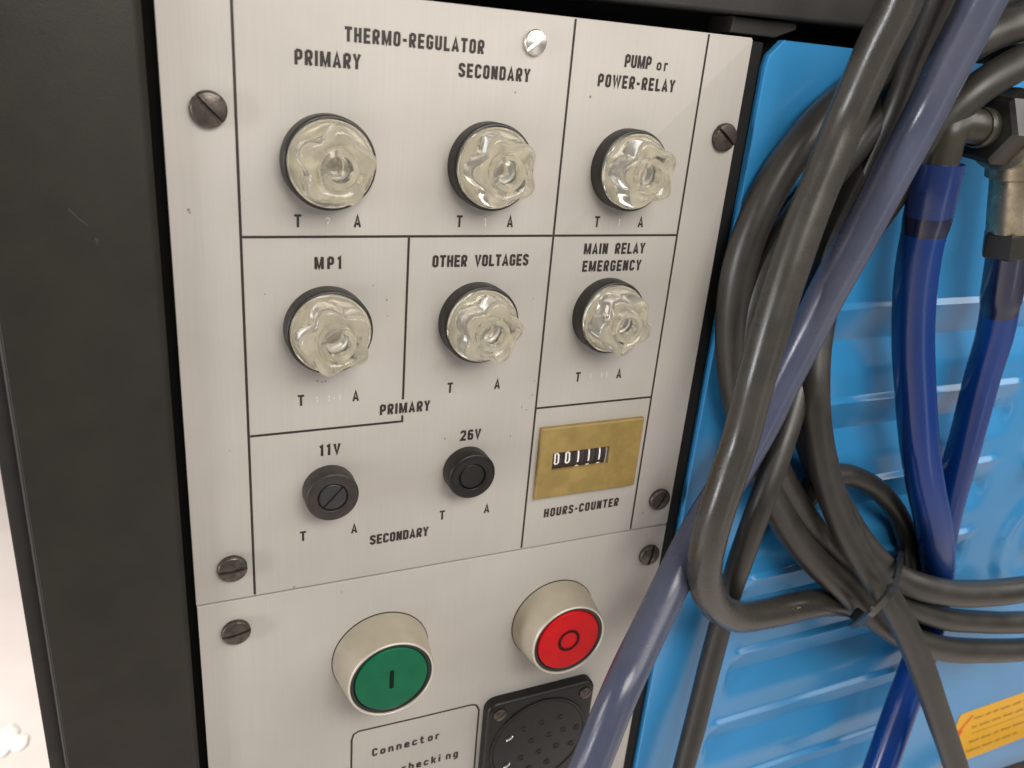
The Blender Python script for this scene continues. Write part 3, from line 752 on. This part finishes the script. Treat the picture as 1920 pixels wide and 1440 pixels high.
# coiled cable: outer left strand -> tie -> lowest strand at the right
hose('coiled_cable', 'black cable on the far left of the coil, bottom strand right of the tie', 'cable',
     [(225.4, -9.0, 207.7), (219.2, -8.0, 196.0), (214.4, -7.0, 184.2), (207.0, -7.0, 173.6), (196.7, -7.0, 164.2), (184.7, -7.0, 153.4), (172.8, -7.0, 137.8), (166.1, -7.0, 121.7), (163.2, -7.0, 107.0), (163.5, -7.0, 91.8), (166.7, -7.0, 75.7), (172.9, -7.0, 57.5), (181.3, -8.0, 39.5), (194.2, -10.0, 16.7), (209.5, -13.0, -5.0), (227.5, -16.0, -23.0), (246.3, -19.0, -38.3), (266.8, -22.0, -56.0), (286.9, -25.0, -69.5), (315.8, -26.0, -82.4), (353.0, -25.0, -94.2), (407.7, -24.0, -107.8)],
     12.2, 'black')
hose('coiled_cable', 'black cable second from left in the coil, middle strand right of the tie', 'cable',
     [(262.8, -20.0, 192.3), (243.1, -20.0, 187.6), (230.7, -16.0, 179.9), (225.1, -10.0, 173.4), (213.4, -7.0, 158.7), (198.9, -7.0, 142.1), (183.9, -8.0, 123.8), (174.5, -9.0, 109.2), (170.3, -10.0, 94.4), (170.8, -10.0, 78.6), (175.9, -10.0, 59.6), (186.1, -11.0, 39.3), (203.5, -10.0, 16.6), (223.1, -11.0, -6.0), (246.4, -9.0, -26.9), (265.2, -14.0, -41.0), (282.8, -20.0, -52.3), (306.9, -24.0, -63.1), (341.6, -24.0, -74.2), (399.6, -23.0, -88.9)],
     11.2, 'black')
hose('coiled_cable', 'black cable forming topmost strand right of the tie', 'cable',
     [(220.6, -6.8, 160.8), (210.2, -6.8, 138.8), (204.0, -6.8, 118.0), (201.4, -7.0, 100.4), (201.6, -7.0, 82.0), (203.4, -7.0, 62.6), (209.9, -8.0, 42.1), (222.8, -9.0, 19.5), (239.1, -12.0, -2.9), (253.6, -17.0, -20.4), (267.1, -21.0, -32.0), (282.6, -25.0, -39.4), (303.7, -27.0, -46.4), (332.1, -27.0, -52.9), (378.6, -27.0, -58.8)],
     12.6, 'black')
hose('front_cable', 'black cable passing over the tie and down past the yellow sticker', 'cable',
     [(262.1, -24.0, 181.8), (248.1, -24.0, 176.5), (235.9, -22.0, 168.0), (226.5, -16.0, 151.3), (221.9, -9.0, 128.1), (212.1, -7.0, 108.2), (205.8, -7.0, 90.1), (202.5, -11.0, 74.9), (201.2, -16.0, 59.8), (204.8, -19.0, 43.1), (214.2, -21.0, 22.1), (225.5, -24.0, 2.6), (235.6, -30.0, -13.3), (245.9, -35.0, -26.5), (258.1, -39.0, -42.7), (272.8, -42.0, -64.0), (290.3, -45.0, -92.1), (310.9, -48.0, -125.1), (331.3, -52.0, -159.9)],
     11.6, 'black2')
hose('small_loop_cable', 'thin dark cable bent into a small loop beside the blue hose', 'cable',
     [(220.3, -7.0, -14.5), (219.5, -7.0, 1.3), (224.6, -7.0, 12.0), (237.9, -6.0, 13.4), (254.9, -6.0, 7.6), (271.5, -6.0, -3.5), (286.3, -6.0, -18.4), (297.8, -6.0, -36.6), (304.4, -6.0, -54.7), (306.4, -6.0, -74.1)],
     9.6, 'black2')
hose('corner_cable', 'dark cable crossing the bottom right corner below the yellow sticker', 'cable',
     [(392.1, -16.0, -230.9), (416.5, -16.0, -222.0), (445.9, -16.0, -221.8), (495.4, -16.0, -226.9)], 11.0, 'black2')
hose('edge_cable', 'dark cable behind the hoses at the top right corner', 'cable',
     [(218.8, -3.0, 184.6), (238.5, -6.0, 191.4), (253.0, -9.0, 198.7), (267.7, -12.0, 205.9)], 10.0, 'black2')

# nylon cable tie round the bundle
tp = [(273.8, -19.0, -25.1), (260.8, -28.5, -23.0), (248.3, -37.0, -22.2), (235.6, -44.0, -21.6), (231.2, -44.0, -26.5), (235.4, -38.0, -36.1), (246.4, -27.0, -50.3), (262.3, -14.0, -64.5), (281.1, -4.0, -69.7), (290.4, -3.0, -55.3), (293.4, -5.0, -40.9), (283.4, -13.0, -30.2)]
c = crom(tp + [tp[0]], 1.5); bm = bmesh.new(); rows = []; mid = sum((Vector(p) for p in tp), Vector()) / len(tp)
ax = (Vector((308.6, -20.0, -55.1)) - Vector((226.7, -20.0, -7.7))).normalized()
for p in c:
    o_ = (p - mid); o_ = (o_ - ax * o_.dot(ax)).normalized()
    rows.append([bm.verts.new(p + ax * a + o_ * q) for a, q in ((-2.5, 0), (-2.2, 1.1), (2.2, 1.1), (2.5, 0))])
for i in range(len(rows) - 1): loop_faces(bm, rows[i], rows[i + 1])
bmesh.ops.recalc_face_normals(bm, faces=bm.faces)
ct = obj('cable_tie', bm, M['tie'], None, smooth=50); tag(ct, 'black nylon cable tie cinching the cable bundle', 'cable tie')
hb = box(-3.4, 3.4, -2.2, 2.2, -3.0, 3.0, .8)
hp = Vector((242.5, -31.0, -43.0)); rot = Matrix.Rotation(math.radians(38), 4, 'Y')
for v in hb.verts: v.co = (rot @ v.co) + hp
obj('tie_head', hb, M['seal'], ct, smooth=40)

# transparent deep-blue hoses with their fittings
def grow(L): return 8.9 if L < 13 else (8.9 - 1.2 * sm((L - 13) / 5) if L < 40 else 7.7)
o = hose('blue_hose', 'deep blue hose pushed onto the angled elbow fitting', 'hose',
     [(230.0, -20.0, 143.7), (230.6, -20.0, 136.7), (232.9, -19.0, 126.3), (234.8, -18.0, 114.5), (237.6, -17.0, 104.2), (242.7, -16.0, 89.2), (248.1, -16.0, 73.8), (255.2, -17.0, 55.0), (264.6, -19.0, 30.2), (272.8, -20.0, 13.3), (288.2, -20.0, -12.1), (302.5, -17.0, -33.4), (323.1, -9.0, -66.1), (325.7, -10.0, -99.7), (314.5, -16.0, -125.4), (300.6, -24.0, -156.0), (290.1, -30.0, -182.6)],
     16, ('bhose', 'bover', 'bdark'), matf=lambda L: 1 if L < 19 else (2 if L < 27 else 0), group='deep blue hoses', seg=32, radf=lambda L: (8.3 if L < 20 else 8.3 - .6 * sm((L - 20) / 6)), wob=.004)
o = hose('blue_hose', 'deep blue hose hanging from the brass fitting at right edge', 'hose',
     [(277.9, -22.0, 113.7), (284.4, -20.0, 97.4), (293.0, -17.0, 77.6), (298.3, -14.0, 57.4), (305.6, -11.0, 21.4), (309.6, -9.0, 0.8), (313.5, -8.0, -23.7), (317.6, -7.5, -37.9), (321.9, -7.5, -52.6)],
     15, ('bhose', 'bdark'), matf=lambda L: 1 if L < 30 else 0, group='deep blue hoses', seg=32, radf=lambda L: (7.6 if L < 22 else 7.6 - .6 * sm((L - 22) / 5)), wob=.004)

ef = thing('elbow_fitting', 'olive-black plastic elbow fitting with hexagonal nut feeding the deep blue hose', 'pipe fitting', (232.4, -20.0, 157.3))
e = obj('elbow_body', tube([(230.9, -20.0, 139.4), (230.9, -20.0, 146.6), (230.8, -20.0, 151.6), (231.1, -20.0, 154.8), (233.3, -20.0, 156.5), (238.5, -20.0, 156.7), (247.9, -20.0, 156.3)], 5.9, seg=32, step=1.0, wob=0), M['fit'], ef, smooth=60)
def along(a, b, prof, seg=48, hexa=None, ph=0.0):
    """rings along an axis a->b; prof = [(radius, distance)]"""
    a = Vector(a); d = (Vector(b) - a).normalized(); up_ = d.orthogonal().normalized(); sd = d.cross(up_)
    bm = bmesh.new(); prev = None; n = hexa or seg
    for r, t in prof:
        rg = [bm.verts.new(a + d * t + (up_ * math.cos(2*PI*i/n + ph) + sd * math.sin(2*PI*i/n + ph)) * r) for i in range(n)]
        if prev: loop_faces(bm, prev, rg)
        else: bm.faces.new(rg)
        prev = rg
    bm.faces.new(prev); bmesh.ops.recalc_face_normals(bm, faces=bm.faces)
    return bm
A0 = (247.9, -20.0, 156.3); A1 = (263.2, -20.0, 156.3)
obj('collar', along(A0, A1, [(6.4, -4.0), (6.9, -3.4), (6.9, -.5), (6.2, .2)]), M['fit'], ef, smooth=50)
obj('hex_nut', along(A0, A1, [(11.0, 0), (12.8, .9), (12.8, 8.6), (11.0, 9.6)], hexa=6, ph=.35), M['fitd'], ef, smooth=15)
bf = thing('brass_fitting', 'nickelled brass manifold fitting at right edge with black hose nut below', 'pipe fitting', (275.4, -20.0, 136.6))
obj('flange', along(A0, A1, [(12.5, 9.8), (14.2, 10.4), (14.2, 13.2), (12.6, 14)]), M['brassm'], bf, smooth=50)
B0 = (266.7, -20.0, 157.9); B1 = (278.1, -21.0, 118.8)
obj('brass_body', along(B0, B1, [(10.5, 2), (10.5, 17), (8.8, 18), (8.8, 38.0), (8.3, 38.8)]), M['brassm'], bf, smooth=50)
B2 = (277.3, -21.0, 120.5); B3 = (279.1, -22.0, 107.7)
obj('hose_nut', along(B2, B3, [(8.6, 0), (9.9, 1.0), (9.9, 9.2), (8.2, 10.2)], hexa=6, ph=.1), M['fitd'], bf, smooth=15)

# blurred white scrap on the floor, bottom left
sp = thing('paper_scrap', 'small white torn paper scrap lying on the pale floor at bottom left', 'paper scrap', (-284, 1009, -949))
for i, (dx, dy, w) in enumerate(((-12, 0, 15), (12, 4, 13), (-4, 30, 14))):
    bm = lathe([(w, 0), (w * .8, 1), (w * .4, 2.2), (0, 1.5)], -284 + dx, 0, seg=14)
    for v in bm.verts: v.co = Vector((v.co.x + random.uniform(-1.5, 1.5), 1009 + dy + v.co.z * 1.5, -949 - v.co.y + random.uniform(0, 2)))
    obj('torn_piece', bm, M['paper'], sp, smooth=50)
